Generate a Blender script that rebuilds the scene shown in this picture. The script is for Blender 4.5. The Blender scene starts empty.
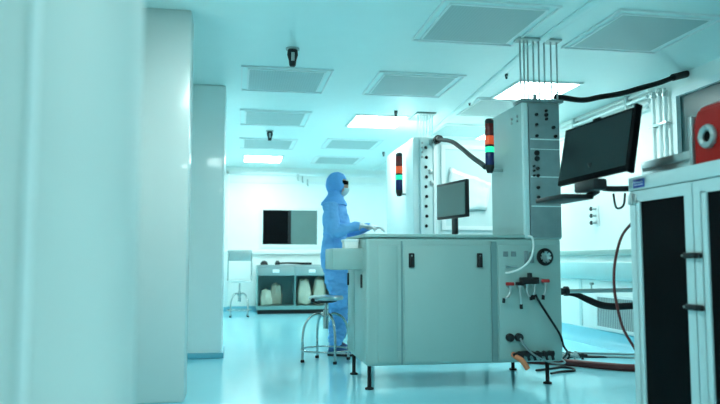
import bpy, bmesh, math, random
from mathutils import Vector, Matrix, noise
random.seed(7)
sc = bpy.context.scene
COL = sc.collection
R = math.radians
V = Vector

# ------------------------------------------------------------------ materials
def mat(name, col, rough=0.45, metal=0.0, spec=0.5, var=0.06, scale=6.0, bump=0.0, bscale=40.0,
        emit=None, estr=0.0, coat=0.0, trans=0.0, alpha=1.0):
    m = bpy.data.materials.new(name); m.use_nodes = True
    nt = m.node_tree; b = nt.nodes['Principled BSDF']
    b.inputs['Roughness'].default_value = rough
    b.inputs['Metallic'].default_value = metal
    b.inputs['Specular IOR Level'].default_value = spec
    b.inputs['Coat Weight'].default_value = coat
    b.inputs['Transmission Weight'].default_value = trans
    b.inputs['Alpha'].default_value = alpha
    tc = nt.nodes.new('ShaderNodeTexCoord')
    nz = nt.nodes.new('ShaderNodeTexNoise'); nz.inputs['Scale'].default_value = scale
    nz.inputs['Detail'].default_value = 3
    nt.links.new(tc.outputs['Object'], nz.inputs['Vector'])
    mx = nt.nodes.new('ShaderNodeMix'); mx.data_type = 'RGBA'
    c0 = [max(0, c * (1 - var)) for c in col]; c1 = [min(1, c * (1 + var)) for c in col]
    mx.inputs[6].default_value = (*c0, 1); mx.inputs[7].default_value = (*c1, 1)
    nt.links.new(nz.outputs['Fac'], mx.inputs[0])
    nt.links.new(mx.outputs[2], b.inputs['Base Color'])
    if bump:
        n2 = nt.nodes.new('ShaderNodeTexNoise'); n2.inputs['Scale'].default_value = bscale
        nt.links.new(tc.outputs['Object'], n2.inputs['Vector'])
        bp = nt.nodes.new('ShaderNodeBump'); bp.inputs['Strength'].default_value = bump
        bp.inputs['Distance'].default_value = 0.01
        nt.links.new(n2.outputs['Fac'], bp.inputs['Height'])
        nt.links.new(bp.outputs['Normal'], b.inputs['Normal'])
    if emit:
        b.inputs['Emission Color'].default_value = (*emit, 1)
        b.inputs['Emission Strength'].default_value = estr
    return m

def perforated(name, col, dark, freq):
    """sheet with a regular grid of round holes, by object coordinates"""
    m = mat(name, col, rough=0.5)
    nt = m.node_tree; b = nt.nodes['Principled BSDF']
    tc = nt.nodes.new('ShaderNodeTexCoord')
    mp = nt.nodes.new('ShaderNodeMapping'); mp.inputs['Scale'].default_value = (freq, freq, freq)
    nt.links.new(tc.outputs['Object'], mp.inputs['Vector'])
    fr = nt.nodes.new('ShaderNodeVectorMath'); fr.operation = 'FRACTION'
    nt.links.new(mp.outputs['Vector'], fr.inputs[0])
    sb = nt.nodes.new('ShaderNodeVectorMath'); sb.operation = 'SUBTRACT'; sb.inputs[1].default_value = (.5, .5, .5)
    nt.links.new(fr.outputs[0], sb.inputs[0])
    ml = nt.nodes.new('ShaderNodeVectorMath'); ml.operation = 'MULTIPLY'; ml.inputs[1].default_value = (1, 1, 0)
    nt.links.new(sb.outputs[0], ml.inputs[0])
    ln = nt.nodes.new('ShaderNodeVectorMath'); ln.operation = 'LENGTH'
    nt.links.new(ml.outputs[0], ln.inputs[0])
    lt = nt.nodes.new('ShaderNodeMath'); lt.operation = 'LESS_THAN'; lt.inputs[1].default_value = 0.34
    nt.links.new(ln.outputs['Value'], lt.inputs[0])
    mx = nt.nodes.new('ShaderNodeMix'); mx.data_type = 'RGBA'
    mx.inputs[6].default_value = (*col, 1); mx.inputs[7].default_value = (*dark, 1)
    nt.links.new(lt.outputs[0], mx.inputs[0])
    nt.links.new(mx.outputs[2], b.inputs['Base Color'])
    return m

M = {}
M['wall'] = mat('white_wall_panel', (.84, .89, .87), rough=.35, var=.02)
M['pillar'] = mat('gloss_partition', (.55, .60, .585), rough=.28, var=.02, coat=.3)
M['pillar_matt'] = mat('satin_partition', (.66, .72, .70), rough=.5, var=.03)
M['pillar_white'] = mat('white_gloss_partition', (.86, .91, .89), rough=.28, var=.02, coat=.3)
M['ceiling'] = mat('ceiling_sheet', (.76, .91, .90), rough=.35, var=.02)
M['floor'] = mat('epoxy_floor', (.37, .82, .93), rough=.13, var=.05, scale=1.2, spec=.6, bump=.05, bscale=3)
M['base_blue'] = mat('blue_cove', (.16, .50, .62), rough=.3)
M['rail_teal'] = mat('teal_bumper_rail', (.38, .62, .64), rough=.4)
M['frame_white'] = mat('white_frame', (.80, .86, .86), rough=.4)
M['grille'] = perforated('perforated_grille', (.44, .535, .535), (.385, .475, .475), 45)
M['grille_grey'] = perforated('return_grille', (.42, .47, .47), (.2, .24, .24), 30)
M['lamp'] = mat('lamp_diffuser', (.9, .95, .95), emit=(.80, 1, .98), estr=20)
M['machine'] = mat('machine_paint', (.31, .45, .43), rough=.42, var=.03)
M['machine_dark'] = mat('machine_paint_seam', (.16, .27, .27), rough=.5)
M['machine_pale'] = mat('machine_pale_paint', (.62, .76, .76), rough=.35, var=.03)
M['tower_grey'] = mat('tower_grey_panel', (.20, .27, .28), rough=.45, var=.15, scale=14)
M['tower_side'] = mat('tower_side_panel', (.42, .56, .55), rough=.6, var=.04)
M['steel'] = mat('brushed_steel', (.55, .60, .60), rough=.28, metal=1)
M['steel_dull'] = mat('dull_steel', (.40, .46, .46), rough=.4, metal=.8)
M['chrome'] = mat('chrome', (.45, .50, .50), rough=.15, metal=1)
M['black'] = mat('black_plastic', (.012, .013, .015), rough=.45, spec=.3)
M['rubber'] = mat('black_rubber', (.015, .015, .017), rough=.7, spec=.2)
M['black_glass'] = mat('black_glass', (.003, .004, .005), rough=.4, spec=.03)
M['screen'] = mat('dark_screen', (.006, .007, .008), rough=.14, spec=.5)
M['screen_on'] = mat('grey_green_screen', (.09, .16, .15), rough=.3)
M['cab_white'] = mat('cabinet_paint', (.50, .64, .65), rough=.4, var=.03)
M['label_blue'] = mat('blue_label', (.02, .05, .30), rough=.4)
M['label_mark'] = mat('label_marks', (.45, .50, .65), rough=.5)
M['red_body'] = mat('red_painted_casting', (.36, .006, .004), spec=.2, rough=.4, var=.15)
M['lens_red'] = mat('lens_dark_red', (.16, .012, .012), rough=.2)
M['lens_orange'] = mat('lens_orange', (.85, .10, .03), rough=.2, emit=(1, .10, .02), estr=.3)
M['lens_green'] = mat('lens_green', (.02, .5, .25), rough=.3, emit=(.02, 1, .42), estr=.8)
M['lens_blue'] = mat('lens_navy', (.012, .018, .12), rough=.2)
M['clear_tube'] = mat('clear_plastic_tube', (.75, .88, .88), rough=.2, var=.02)
M['white_pipe'] = mat('white_pipe', (.82, .88, .88), rough=.3)
M['white_cable'] = mat('white_cable', (.82, .84, .82), rough=.45)
M['red_cable'] = mat('dark_red_cable', (.12, .012, .012), rough=.5)
M['red_knob'] = mat('red_knob', (.45, .02, .02), rough=.35)
M['copper'] = mat('copper_orange', (.75, .22, .10), rough=.4)
M['window_glass'] = mat('dark_window_glass', (.035, .10, .105), rough=.3, spec=.2)
M['window_grey'] = mat('grey_window_glass', (.12, .20, .19), rough=.12, spec=.5)
M['bench_steel'] = mat('bench_steel', (.30, .38, .38), rough=.35, metal=.35)
M['bench_inner'] = mat('bench_inner', (.16, .32, .32), rough=.3)
M['bag'] = mat('cream_bag', (.50, .52, .42), rough=.7, bump=.4, bscale=18)
M['suit'] = mat('blue_coverall', (.19, .50, .99), rough=.8, var=.12, scale=12, bump=.5, bscale=25)
M['hood'] = mat('blue_hood', (.14, .43, .90), rough=.8, var=.1, scale=14, bump=.4, bscale=30)
M['skin'] = mat('skin', (.60, .38, .29), rough=.5)
M['glove'] = mat('white_glove', (.75, .80, .82), rough=.5)
M['mask'] = mat('pale_mask', (.62, .78, .85), rough=.7)
M['shoe'] = mat('navy_shoe', (.03, .10, .28), rough=.6)
M['sole'] = mat('black_sole', (.015, .02, .025), rough=.6)
M['white_band'] = mat('white_shoe_band', (.75, .80, .82), rough=.5)
M['arm_grey'] = mat('arm_dark_grey', (.035, .055, .055), rough=.7, spec=.1)
M['painted_glare'] = mat('crumpled_glare', (.85, .92, .92), rough=.15, bump=1.0, bscale=9)  # white crumpled look of a reflection, put into the colour
M['paper'] = mat('white_box_card', (.88, .90, .88), rough=.6)

# ------------------------------------------------------------------ mesh helpers
class MB:
    def __init__(s): s.bm = bmesh.new(); s.mi = 0
    def _tag(s, before):
        s.bm.faces.ensure_lookup_table()
        for f in list(s.bm.faces)[before:]: f.material_index = s.mi
    def box(s, x0, x1, y0, y1, z0, z1, bev=0.0, seg=2, m=None):
        n = len(s.bm.faces)
        t = bmesh.new()
        bmesh.ops.create_cube(t, size=1)
        bmesh.ops.scale(t, vec=(x1-x0, y1-y0, z1-z0), verts=t.verts)
        bmesh.ops.translate(t, vec=((x0+x1)/2, (y0+y1)/2, (z0+z1)/2), verts=t.verts)
        if bev:
            bmesh.ops.bevel(t, geom=t.edges[:], offset=bev, segments=seg, affect='EDGES', profile=.5)
        if m is not None: bmesh.ops.transform(t, matrix=m, verts=t.verts)
        s._merge(t); s._tag(n); return s
    def _merge(s, t):
        me = bpy.data.meshes.new('tmp'); t.to_mesh(me); t.free()
        s.bm.from_mesh(me); bpy.data.meshes.remove(me)
    def cyl(s, a, b, r, r2=None, n=20, cap=True):
        a, b = V(a), V(b); k = len(s.bm.faces)
        d = b - a; t = bmesh.new()
        bmesh.ops.create_cone(t, cap_ends=cap, segments=n, radius1=r, radius2=r if r2 is None else r2, depth=d.length)
        q = V((0, 0, 1)).rotation_difference(d.normalized()).to_matrix().to_4x4()
        bmesh.ops.transform(t, matrix=Matrix.Translation((a+b)/2) @ q, verts=t.verts)
        s._merge(t); s._tag(k); return s
    def ell(s, c, r, seg=20, rings=14, m=None):
        k = len(s.bm.faces); t = bmesh.new()
        bmesh.ops.create_uvsphere(t, u_segments=seg, v_segments=rings, radius=1)
        bmesh.ops.scale(t, vec=r, verts=t.verts)
        if m is not None: bmesh.ops.transform(t, matrix=m, verts=t.verts)
        bmesh.ops.translate(t, vec=c, verts=t.verts)
        s._merge(t); s._tag(k); return s
    def tube(s, pts, r, n=10, smooth=6, closed=False):
        k = len(s.bm.faces)
        P = [V(p) for p in pts]
        rr = list(r) if isinstance(r, (list, tuple)) else [r]*len(P)
        if smooth and len(P) > 2:
            Q, S = [], []
            N = len(P); rng = N if closed else N-1
            for i in range(rng):
                g = lambda j: P[j % N] if closed else P[min(max(j, 0), N-1)]
                p0, p1, p2, p3 = g(i-1), g(i), g(i+1), g(i+2)
                for j in range(smooth):
                    t = j/smooth
                    Q.append(.5*((2*p1)+(p2-p0)*t+(2*p0-5*p1+4*p2-p3)*t*t+(3*p1-p0-3*p2+p3)*t**3))
                    S.append(rr[i]*(1-t)+rr[(i+1) % N]*t)
            if not closed: Q.append(P[-1]); S.append(rr[-1])
            P, rr = Q, S
        N = len(P); rings = []
        tang = lambda i: ((P[(i+1) % N]-P[i-1]) if closed else (P[min(i+1, N-1)]-P[max(i-1, 0)])).normalized()
        t0 = tang(0); up = V((0, 0, 1)) if abs(t0.z) < .9 else V((1, 0, 0))
        nrm = (up - t0*up.dot(t0)).normalized()
        for i in range(N):
            t = tang(i)
            nrm = nrm - t*nrm.dot(t)
            nrm = nrm.normalized() if nrm.length > 1e-6 else t.orthogonal().normalized()
            b = t.cross(nrm)
            rings.append([s.bm.verts.new(P[i]+rr[i]*(math.cos(a)*nrm+math.sin(a)*b)) for a in [2*math.pi*q/n for q in range(n)]])
        for i in range(N if closed else N-1):
            A, B = rings[i], rings[(i+1) % N]
            for q in range(n): s.bm.faces.new((A[q], A[(q+1) % n], B[(q+1) % n], B[q]))
        if not closed:
            s.bm.faces.new(rings[0][::-1]); s.bm.faces.new(rings[-1])
        s._tag(k); return s
    def lathe(s, prof, c=(0, 0, 0), n=28, axis=(0, 0, 1)):
        """profile of (radius, height) turned about axis through c"""
        k = len(s.bm.faces)
        q = V((0, 0, 1)).rotation_difference(V(axis)).to_matrix(); c = V(c)
        rings = []
        for r, h in prof:
            if r < 1e-6: rings.append([s.bm.verts.new(c+q @ V((0, 0, h)))])
            else: rings.append([s.bm.verts.new(c+q @ V((r*math.cos(a), r*math.sin(a), h))) for a in [2*math.pi*i/n for i in range(n)]])
        for A, B in zip(rings, rings[1:]):
            for i in range(n):
                j = (i+1) % n
                if len(A) == 1 and len(B) == 1: continue
                if len(A) == 1: s.bm.faces.new((A[0], B[j], B[i]))
                elif len(B) == 1: s.bm.faces.new((A[i], A[j], B[0]))
                else: s.bm.faces.new((A[i], A[j], B[j], B[i]))
        s._tag(k); return s
    def loft(s, rings):
        """rings: list of lists of points (same count)"""
        k = len(s.bm.faces)
        RV = [[s.bm.verts.new(p) for p in r] for r in rings]; n = len(rings[0])
        for A, B in zip(RV, RV[1:]):
            for i in range(n): s.bm.faces.new((A[i], A[(i+1) % n], B[(i+1) % n], B[i]))
        s.bm.faces.new(RV[0][::-1]); s.bm.faces.new(RV[-1]); s._tag(k); return s
    def ring(s, x0, x1, y0, y1, z0, z1, w):
        """flat rectangular frame in the XY plane, width w"""
        s.box(x0, x1, y0, y0+w, z0, z1); s.box(x0, x1, y1-w, y1, z0, z1)
        s.box(x0, x0+w, y0+w, y1-w, z0, z1); s.box(x1-w, x1, y0+w, y1-w, z0, z1); return s
    def frame_y(s, x0, x1, z0, z1, y0, y1, w):
        s.box(x0, x1, y0, y1, z0, z0+w); s.box(x0, x1, y0, y1, z1-w, z1)
        s.box(x0, x0+w, y0, y1, z0+w, z1-w); s.box(x1-w, x1, y0, y1, z0+w, z1-w); return s
    def frame_x(s, y0, y1, z0, z1, x0, x1, w):
        s.box(x0, x1, y0, y1, z0, z0+w); s.box(x0, x1, y0, y1, z1-w, z1)
        s.box(x0, x1, y0, y0+w, z0+w, z1-w); s.box(x0, x1, y1-w, y1, z0+w, z1-w); return s
    def build(s, name, mats, parent=None, loc=None, sharp=38):
        bm = s.bm
        bmesh.ops.recalc_face_normals(bm, faces=bm.faces)
        off = V(parent['_o']) if parent is not None and '_o' in parent else V(loc or (0, 0, 0))
        bmesh.ops.translate(bm, vec=-off, verts=bm.verts)
        me = bpy.data.meshes.new(name); bm.to_mesh(me); bm.free()
        for m in (mats if isinstance(mats, (list, tuple)) else [mats]): me.materials.append(M[m])
        for p in me.polygons: p.use_smooth = True
        me.set_sharp_from_angle(angle=R(sharp))
        o = bpy.data.objects.new(name, me); COL.objects.link(o)
        if parent is not None: o.parent = parent
        else: o.location = off
        o['_o'] = tuple(off)
        return o

def tag(o, label, cat, group=None, kind=None):
    o['label'] = label; o['category'] = cat
    if group: o['group'] = group
    if kind: o['kind'] = kind
    return o
def struct(o): o['kind'] = 'structure'; return o
def thing(name, loc, label, cat, group=None):
    o = bpy.data.objects.new(name, None); COL.objects.link(o)
    o.location = loc; o['_o'] = tuple(loc); o.empty_display_size = .1
    return tag(o, label, cat, group)
def copy_tree(o, loc, label):
    c = o.copy(); COL.objects.link(c); c.location = loc; c['label'] = label
    for ch in list(o.children):
        d = ch.copy(); COL.objects.link(d); d.parent = c
        for g in list(ch.children):
            e = g.copy(); COL.objects.link(e); e.parent = d
    return c
def part_label(o, t): o['label'] = t; return o

# ------------------------------------------------------------------ room shell
H = 2.5; XW = 3.8; YF = 12.3; XL = -.8; YB = -1.6
struct(MB().box(XL-.1, XW+.1, YB-.1, YF+.1, -.08, 0).build('floor', 'floor'))
struct(MB().box(XL-.1, XW+.1, YB-.1, YF+.1, H, H+.08).build('ceiling', 'ceiling'))
struct(MB().box(XL-.1, XL, YB, YF, 0, H).build('wall_left', 'wall'))
struct(MB().box(XL-.1, XW+.1, YF, YF+.1, 0, H).build('wall_back', 'wall'))
struct(MB().box(XL-.1, XW+.1, YB-.1, YB, 0, H).build('wall_front', 'wall'))
w = MB()                                     # right wall with its window opening
WY0, WY1, WZ0, WZ1 = 3.55, 5.50, 1.05, 2.34
w.box(XW, XW+.1, YB, WY0, 0, H); w.box(XW, XW+.1, WY1, YF, 0, H)
w.box(XW, XW+.1, WY0, WY1, 0, WZ0); w.box(XW, XW+.1, WY0, WY1, WZ1, H)
struct(w.build('wall_right', 'wall'))
wf = struct(MB().frame_x(WY0-.03, WY1+.03, WZ0-.03, WZ1+.03, XW-.02, XW+.06, .06).build('window_1', 'frame_white'))
MB().box(XW+.02, XW+.032, WY0, WY1, WZ0, WZ1).build('pane', 'window_glass', wf)
MB().box(XW-.01, XW+.05, 4.55, 4.60, WZ0, WZ1).build('mullion', 'steel_dull', wf)
# far wall window with its sill
wf = struct(MB().frame_y(.40, 1.45, 1.10, 1.80, YF-.03, YF, .05).build('window_2', 'frame_white'))
MB().box(.45, .90, YF-.02, YF-.004, 1.15, 1.75).build('pane', 'black_glass', wf)
MB().box(.93, 1.40, YF-.02, YF-.004, 1.15, 1.75).build('pane', 'window_grey', wf)
MB().box(.89, .94, YF-.035, YF-.002, 1.15, 1.75).build('mullion', 'black', wf)
struct(MB().box(-.25, 2.6, YF-.06, YF, .98, 1.05, bev=.01).build('trim_1', 'frame_white'))
struct(MB().box(-.25, 2.6, YF-.03, YF, 2.22, 2.26).box(-.25, 2.6, YF-.05, YF, 2.36, 2.42, bev=.01).build('trim_2', 'frame_white'))
struct(MB().box(-.20, -.13, YF-.05, YF, .08, 2.42, bev=.01).build('trim_3', 'frame_white'))
struct(MB().box(XL, XW, YF-.025, YF, 0, .09).build('baseboard_back', 'base_blue'))
# right wall rails and coved blue base
struct(MB().box(XW-.03, XW, 5.9, YF-.03, .925, .985, bev=.008).build('trim_4', 'machine'))
struct(MB().box(XW-.035, XW, 5.9, YF-.03, .67, .855, bev=.012).build('trim_5', 'rail_teal'))
cv = MB()
prof = [(XW, 0), (XW-.16, 0), (XW-.15, .012), (XW-.07, .03), (XW-.03, .07), (XW-.012, .14), (XW, .145)]
cv.loft([[V((x, y, z)) for x, z in prof] for y in (5.86, YF-.03)])
struct(cv.build('baseboard_right', 'base_blue'))
for i, y in enumerate((7.30, 9.2)):
    struct(MB().box(XW-.012, XW, y, y+.05, .16, .66).build('trim_%d' % (8+i), 'machine_pale'))
# ceiling joint strip
ts = MB()
ts.loft([[V((x, y, z)) for x, z in ((cx-.035, H), (cx-.035, H-.012), (cx-.015, H-.022), (cx+.015, H-.022), (cx+.035, H-.012), (cx+.035, H))] for cx, y in ((2.14, YB), (2.20, 5.0), (2.42, 8.3), (2.42, YF-.06))])
struct(ts.build('trim_6', 'ceiling'))
# left partitions / pillars
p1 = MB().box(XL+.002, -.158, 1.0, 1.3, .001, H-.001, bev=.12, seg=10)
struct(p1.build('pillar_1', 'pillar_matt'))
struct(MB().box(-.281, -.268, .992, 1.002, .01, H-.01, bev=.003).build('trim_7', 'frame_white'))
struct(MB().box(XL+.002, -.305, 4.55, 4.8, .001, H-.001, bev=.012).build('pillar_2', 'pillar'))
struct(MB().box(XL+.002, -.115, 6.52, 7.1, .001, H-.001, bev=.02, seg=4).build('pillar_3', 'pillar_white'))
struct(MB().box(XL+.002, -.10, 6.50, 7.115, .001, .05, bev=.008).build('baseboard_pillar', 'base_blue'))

# ------------------------------------------------------------------ ceiling fittings
def make_vent(loc, label, w=.64, d=.70):
    x, y = loc
    t = thing('ceiling_vent', (x, y, H), label, 'vent', 'perforated ceiling vents')
    f = MB().ring(x-w/2-.07, x+w/2+.07, y-d/2-.09, y+d/2+.05, H-.014, H-.0005, .012)
    f.ring(x-w/2-.015, x+w/2+.015, y-d/2-.015, y+d/2+.015, H-.010, H-.0005, .016)
    f.build('frame', 'frame_white', t)
    MB().box(x-w/2, x+w/2, y-d/2, y+d/2, H-.009, H-.0005).build('grille', 'grille', t)
    return t
v0 = make_vent((.41, 6.25), 'perforated ceiling vent just beyond the larger dark nozzle, nearest of the left row')
vents = [
 (.41, 7.97, 'perforated ceiling vent second in the left row, between the big vent and small dark nozzle'),
 (.41, 9.77, 'small far ceiling vent just in front of the left row lamp, small nozzle before it'),
 (1.58, 6.22, 'perforated ceiling vent in the middle row in front of the bright middle lamp'),
 (1.57, 9.6, 'perforated ceiling vent just behind the bright lamp of the middle row'),
 (1.59, 11.2, 'farthest and thinnest ceiling vent, last of the middle row near the far wall'),
 (1.64, 4.5, 'nearest middle row ceiling vent, cut by the top, before the tube bundle'),
 (2.81, 4.48, 'nearest right row ceiling vent, above the black screen and ceiling hose'),
 (2.74, 7.0, 'ceiling vent close behind the bright lamp beside the tall grey tower'),
 (2.78, 8.35, 'ceiling vent above the second machine, beyond the signal light with green lens lit'),
]
for x, y, lab in vents: copy_tree(v0, (x, y, H), lab)

def make_lamp(loc, label, w=.58, d=.68):
    x, y = loc
    t = thing('ceiling_lamp', (x, y, H), label, 'ceiling light', 'flat ceiling lamps')
    MB().ring(x-w/2-.025, x+w/2+.025, y-d/2-.025, y+d/2+.025, H-.014, H-.0005, .027).build('frame', 'frame_white', t)
    MB().box(x-w/2, x+w/2, y-d/2, y+d/2, H-.010, H-.0005).build('diffuser', 'lamp', t)
    return t
l0 = make_lamp((.40, 11.22), 'small far bright ceiling lamp, last of the left row')
for x, y, lab in [(1.60, 7.93, 'bright square ceiling lamp in the middle row, above the head in the blue hood'),
                  (2.80, 6.21, 'largest bright ceiling lamp, right behind the tubes on top of the grey tower')]:
    copy_tree(l0, (x, y, H), lab)
# unseen lamps added to brighten the room, pillars and machine fronts
for x, y, lab in [(2.80, 9.6, 'added unseen ceiling lamp over the far side of the second machine'),
                  (.25, 3.4, 'added unseen ceiling lamp over the near end of the aisle'),
                  (3.42, 8.5, 'added unseen ceiling lamp close to the right wall behind the grey tower'),
                (1.2, -.3, 'added unseen ceiling lamp over the spot in front of the dark door cabinet')]:
    copy_tree(l0, (x, y, H), lab)

def nozzle(x, y, s, label):
    t = thing('ceiling_nozzle', (x, y, H), label, 'sprinkler', 'dark ceiling nozzles')
    MB().lathe([(0, H-.0005), (.05*s, H-.0005), (.05*s, H-.012*s), (.0, H-.02*s)], (x, y, 0)).build('collar', 'steel_dull', t)
    MB().lathe([(0, H-.012*s), (.036*s, H-.014*s), (.04*s, H-.05*s), (.028*s, H-.09*s), (.024*s, H-.125*s), (.018*s, H-.135*s), (0, H-.135*s)], (x, y, 0)).build('body', 'black', t)
    MB().box(x-.012*s, x+.012*s, y-.043*s, y-.02*s, H-.10*s, H-.04*s, bev=.003).build('clip', 'steel_dull', t)
nozzle(.405, 5.27, 1.05, 'larger dark nozzle hanging from the ceiling in front of the nearest left vent')
nozzle(.395, 8.75, .95, 'smaller dark nozzle hanging between the second and third vents of the left row')
nozzle(1.69, 7.33, .5, 'tiny grey nozzle on the ceiling just right of the middle lamp')
nozzle(2.16, 10.2, .5, 'tiny grey nozzle on the far ceiling left of the far signal light')
nozzle(2.30, 5.68, .35, 'tiny stud under the ceiling strip close to the tube bundle')
nozzle(2.33, 6.75, .35, 'tiny stud under the ceiling strip left of the largest bright lamp')
for i, (x, z, lab) in enumerate([(1.05, 2.33, 'short dark hook on far wall trim, first of three by the hood'),
                                 (1.13, 2.30, 'short dark hook on far wall trim, middle of three'),
                                 (1.22, 2.24, 'lowest dark hook on far wall trim, closest to the hood')]):
    tag(MB().tube([(x, YF-.04, z+.05), (x, YF-.07, z+.03), (x, YF-.075, z-.03), (x+.01, YF-.06, z-.06)], .012).build('wall_hook', 'steel_dull', loc=(x, YF-.05, z)), lab, 'hook', 'hooks on the far wall trim')

# ------------------------------------------------------------------ near machine
X0, X1, Y0, Y1, ZT = 1.01, 2.66, 5.45, 6.36, 1.06
MK, MZ0, MZC = .862, -.1409, 2.7594        # uniform size of the machine, its floor and the ceiling over it
mc = thing('process_machine', (1.83, 5.9, MZ0), 'large teal process machine with latched front doors and tall grey tower', 'machine')
MB().box(X0, X1, Y0, Y1, .05, ZT, bev=.03, seg=4).build('housing', 'machine', mc)
for fx in (X0+.045, X1-.1):
    for fy in (Y0+.10, Y1-.07):
        MB().lathe([(0, 0), (.035, 0), (.035, .012), (.016, .02), (.016, .21), (0, .21)], (fx, fy, MZ0)).build('foot', 'rubber', mc)
MB().box(X0-.01, 2.34, Y0-.01, Y1+.06, ZT, ZT+.028, bev=.008).build('worktop', 'machine', mc)
# front panels, set 6 mm proud with dark seams
for a, b_ in ((1.292, 1.306), (2.046, 2.094)): MB().box(a, b_, Y0-.003, Y0+.01, .06, 1.03).build('seam_strip', 'machine_dark', mc)
MB().box(1.105, 1.262, Y0-.010, Y0+.004, .08, .998, bev=.006).build('front_panel', 'machine', mc)
dr = MB().box(1.315, 2.038, Y0-.012, Y0+.004, .075, 1.0, bev=.006).build('door', 'machine', mc)
for hx in (1.376, 1.944):
    h = MB().box(hx-.024, hx+.024, Y0-.026, Y0-.011, .82, .935, bev=.008).box(hx-.014, hx+.014, Y0-.036, Y0-.02, .83, .90, bev=.006).build('handle', 'black', dr)
    MB().cyl((hx, Y0-.030, .914), (hx, Y0-.024, .914), .007).build('lock', 'chrome', h)
cp = MB().box(2.105, 2.645, Y0-.010, Y0+.004, .03+.05, .998, bev=.006).build('control_panel', 'machine', mc)
# fan with guard
fan = MB().lathe([(.048, 0), (.070, 0), (.072, .014), (.066, .02), (.050, .018), (.048, 0)], (2.506, Y0-.009, .905), axis=(0, -1, 0)).build('fan', 'black', cp)
fb = MB().cyl((2.506, Y0-.012, .905), (2.506, Y0-.026, .905), .024)
for i in range(7):
    a = 2*math.pi*i/7
    m = Matrix.Translation((2.506, Y0-.018, .905)) @ Matrix.Rotation(a, 4, 'Y') @ Matrix.Rotation(R(28), 4, 'X')
    fb.box(-.012, .012, -.002, .002, .018, .052, m=m)
fb.build('fan_rotor', 'steel_dull', fan)
MB().lathe([(0, 0), (.068, 0), (.068, .003), (0, .003)], (2.506, Y0-.0095, .905), axis=(0, -1, 0)).build('fan_backing', 'black', fan)
for sx in (2.167, 2.236):
    MB().box(sx-.022, sx+.022, Y0-.016, Y0-.008, .908, .950, bev=.003).box(sx-.010, sx-.004, Y0-.018, Y0-.014, .918, .940).box(sx+.004, sx+.010, Y0-.018, Y0-.014, .918, .940).build('socket', 'tower_grey', cp)
for sx, z0, z1 in ((2.345, .850, .955), (2.392, .855, .945)):
    MB().box(sx-.018, sx+.018, Y0-.022, Y0-.008, z0, z1, bev=.004).box(sx-.008, sx+.008, Y0-.034, Y0-.02, z0+.03, z1-.03, bev=.003).build('switch', 'tower_grey', cp)
MB().box(2.165, 2.262, Y0-.022, Y0-.016, .820, .832, bev=.002).box(2.168, 2.18, Y0-.02, Y0-.008, .818, .834).box(2.248, 2.26, Y0-.02, Y0-.008, .818, .834).build('bracket', 'chrome', cp)
def valve(x, z, capmat, drop, bend):
    b = MB().cyl((x, Y0-.008, z), (x, Y0-.06, z), .014).cyl((x, Y0-.05, z+.01), (x, Y0-.05, z-.05), .011)
    b.tube([(x, Y0-.05, z-.045), (x+bend*.4, Y0-.055, z-.08), (x+bend, Y0-.05, z-drop)], .010)
    v = b.build('valve', 'steel_dull', cp)
    MB().box(x-.035, x+.035, Y0-.066, Y0-.036, z+.008, z+.036, bev=.008).build('knob', capmat, v)
    MB().cyl((x+bend, Y0-.05, z-drop+.008), (x+bend*1.15, Y0-.05, z-drop-.03), .013).build('plug', 'rubber', v)
valve(2.185, .665, 'red_knob', .10, -.05)
valve(2.268, .665, 'rubber', .15, .01)
valve(2.330, .675, 'rubber', .09, .03)
valve(2.395, .690, 'rubber', .10, -.01)
valve(2.490, .688, 'red_knob', .10, -.02)
MB().box(2.28, 2.43, Y0-.075, Y0-.008, .685, .740, bev=.008).cyl((2.355, Y0-.05, .735), (2.355, Y0-.05, .775), .02).build('manifold', 'black', cp)
for px in (2.185, 2.262):
    MB().lathe([(0, 0), (.024, 0), (.034, .012), (.032, .04), (.018, .05), (0, .05)], (px, Y0-.009, .257), axis=(0, -1, 0)).build('plug', 'black', cp)
bb = MB().tube([(2.20, Y0-.05, .115), (2.30, Y0-.06, .135), (2.42, Y0-.05, .12), (2.55, Y0-.055, .13)], .018)
for i in range(6):
    x = 2.27+.052*i
    bb.cyl((x, Y0-.008, .125), (x, Y0-.07, .12), .02).cyl((x, Y0-.055, .125), (x+.012, Y0-.06, .075), .012)
bb.build('pipe_manifold', 'black', cp)
part_label(MB().tube([(2.215, Y0-.02, .12), (2.225, Y0-.06, .105), (2.27, Y0-.075, .072), (2.31, Y0-.08, .012)], .022).build('drain_hose', 'copper', cp), 'orange drain hose')
# left side: small shelf box and two pulls on the side doors
MB().box(.765, X0+.01, 5.60, 6.08, .80, .975, bev=.012).build('side_shelf', 'machine', mc)
for a, b_ in ((5.52, 5.95), (5.97, 6.32)):
    sd = MB().box(X0-.006, X0+.01, a, b_, .09, .79, bev=.004).build('side_door', 'machine', mc)
    hy = a+.06 if a < 5.6 else b_-.06
    MB().box(X0-.022, X0-.005, hy-.010, hy+.010, .655, .765, bev=.004).build('handle', 'black', sd)
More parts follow.
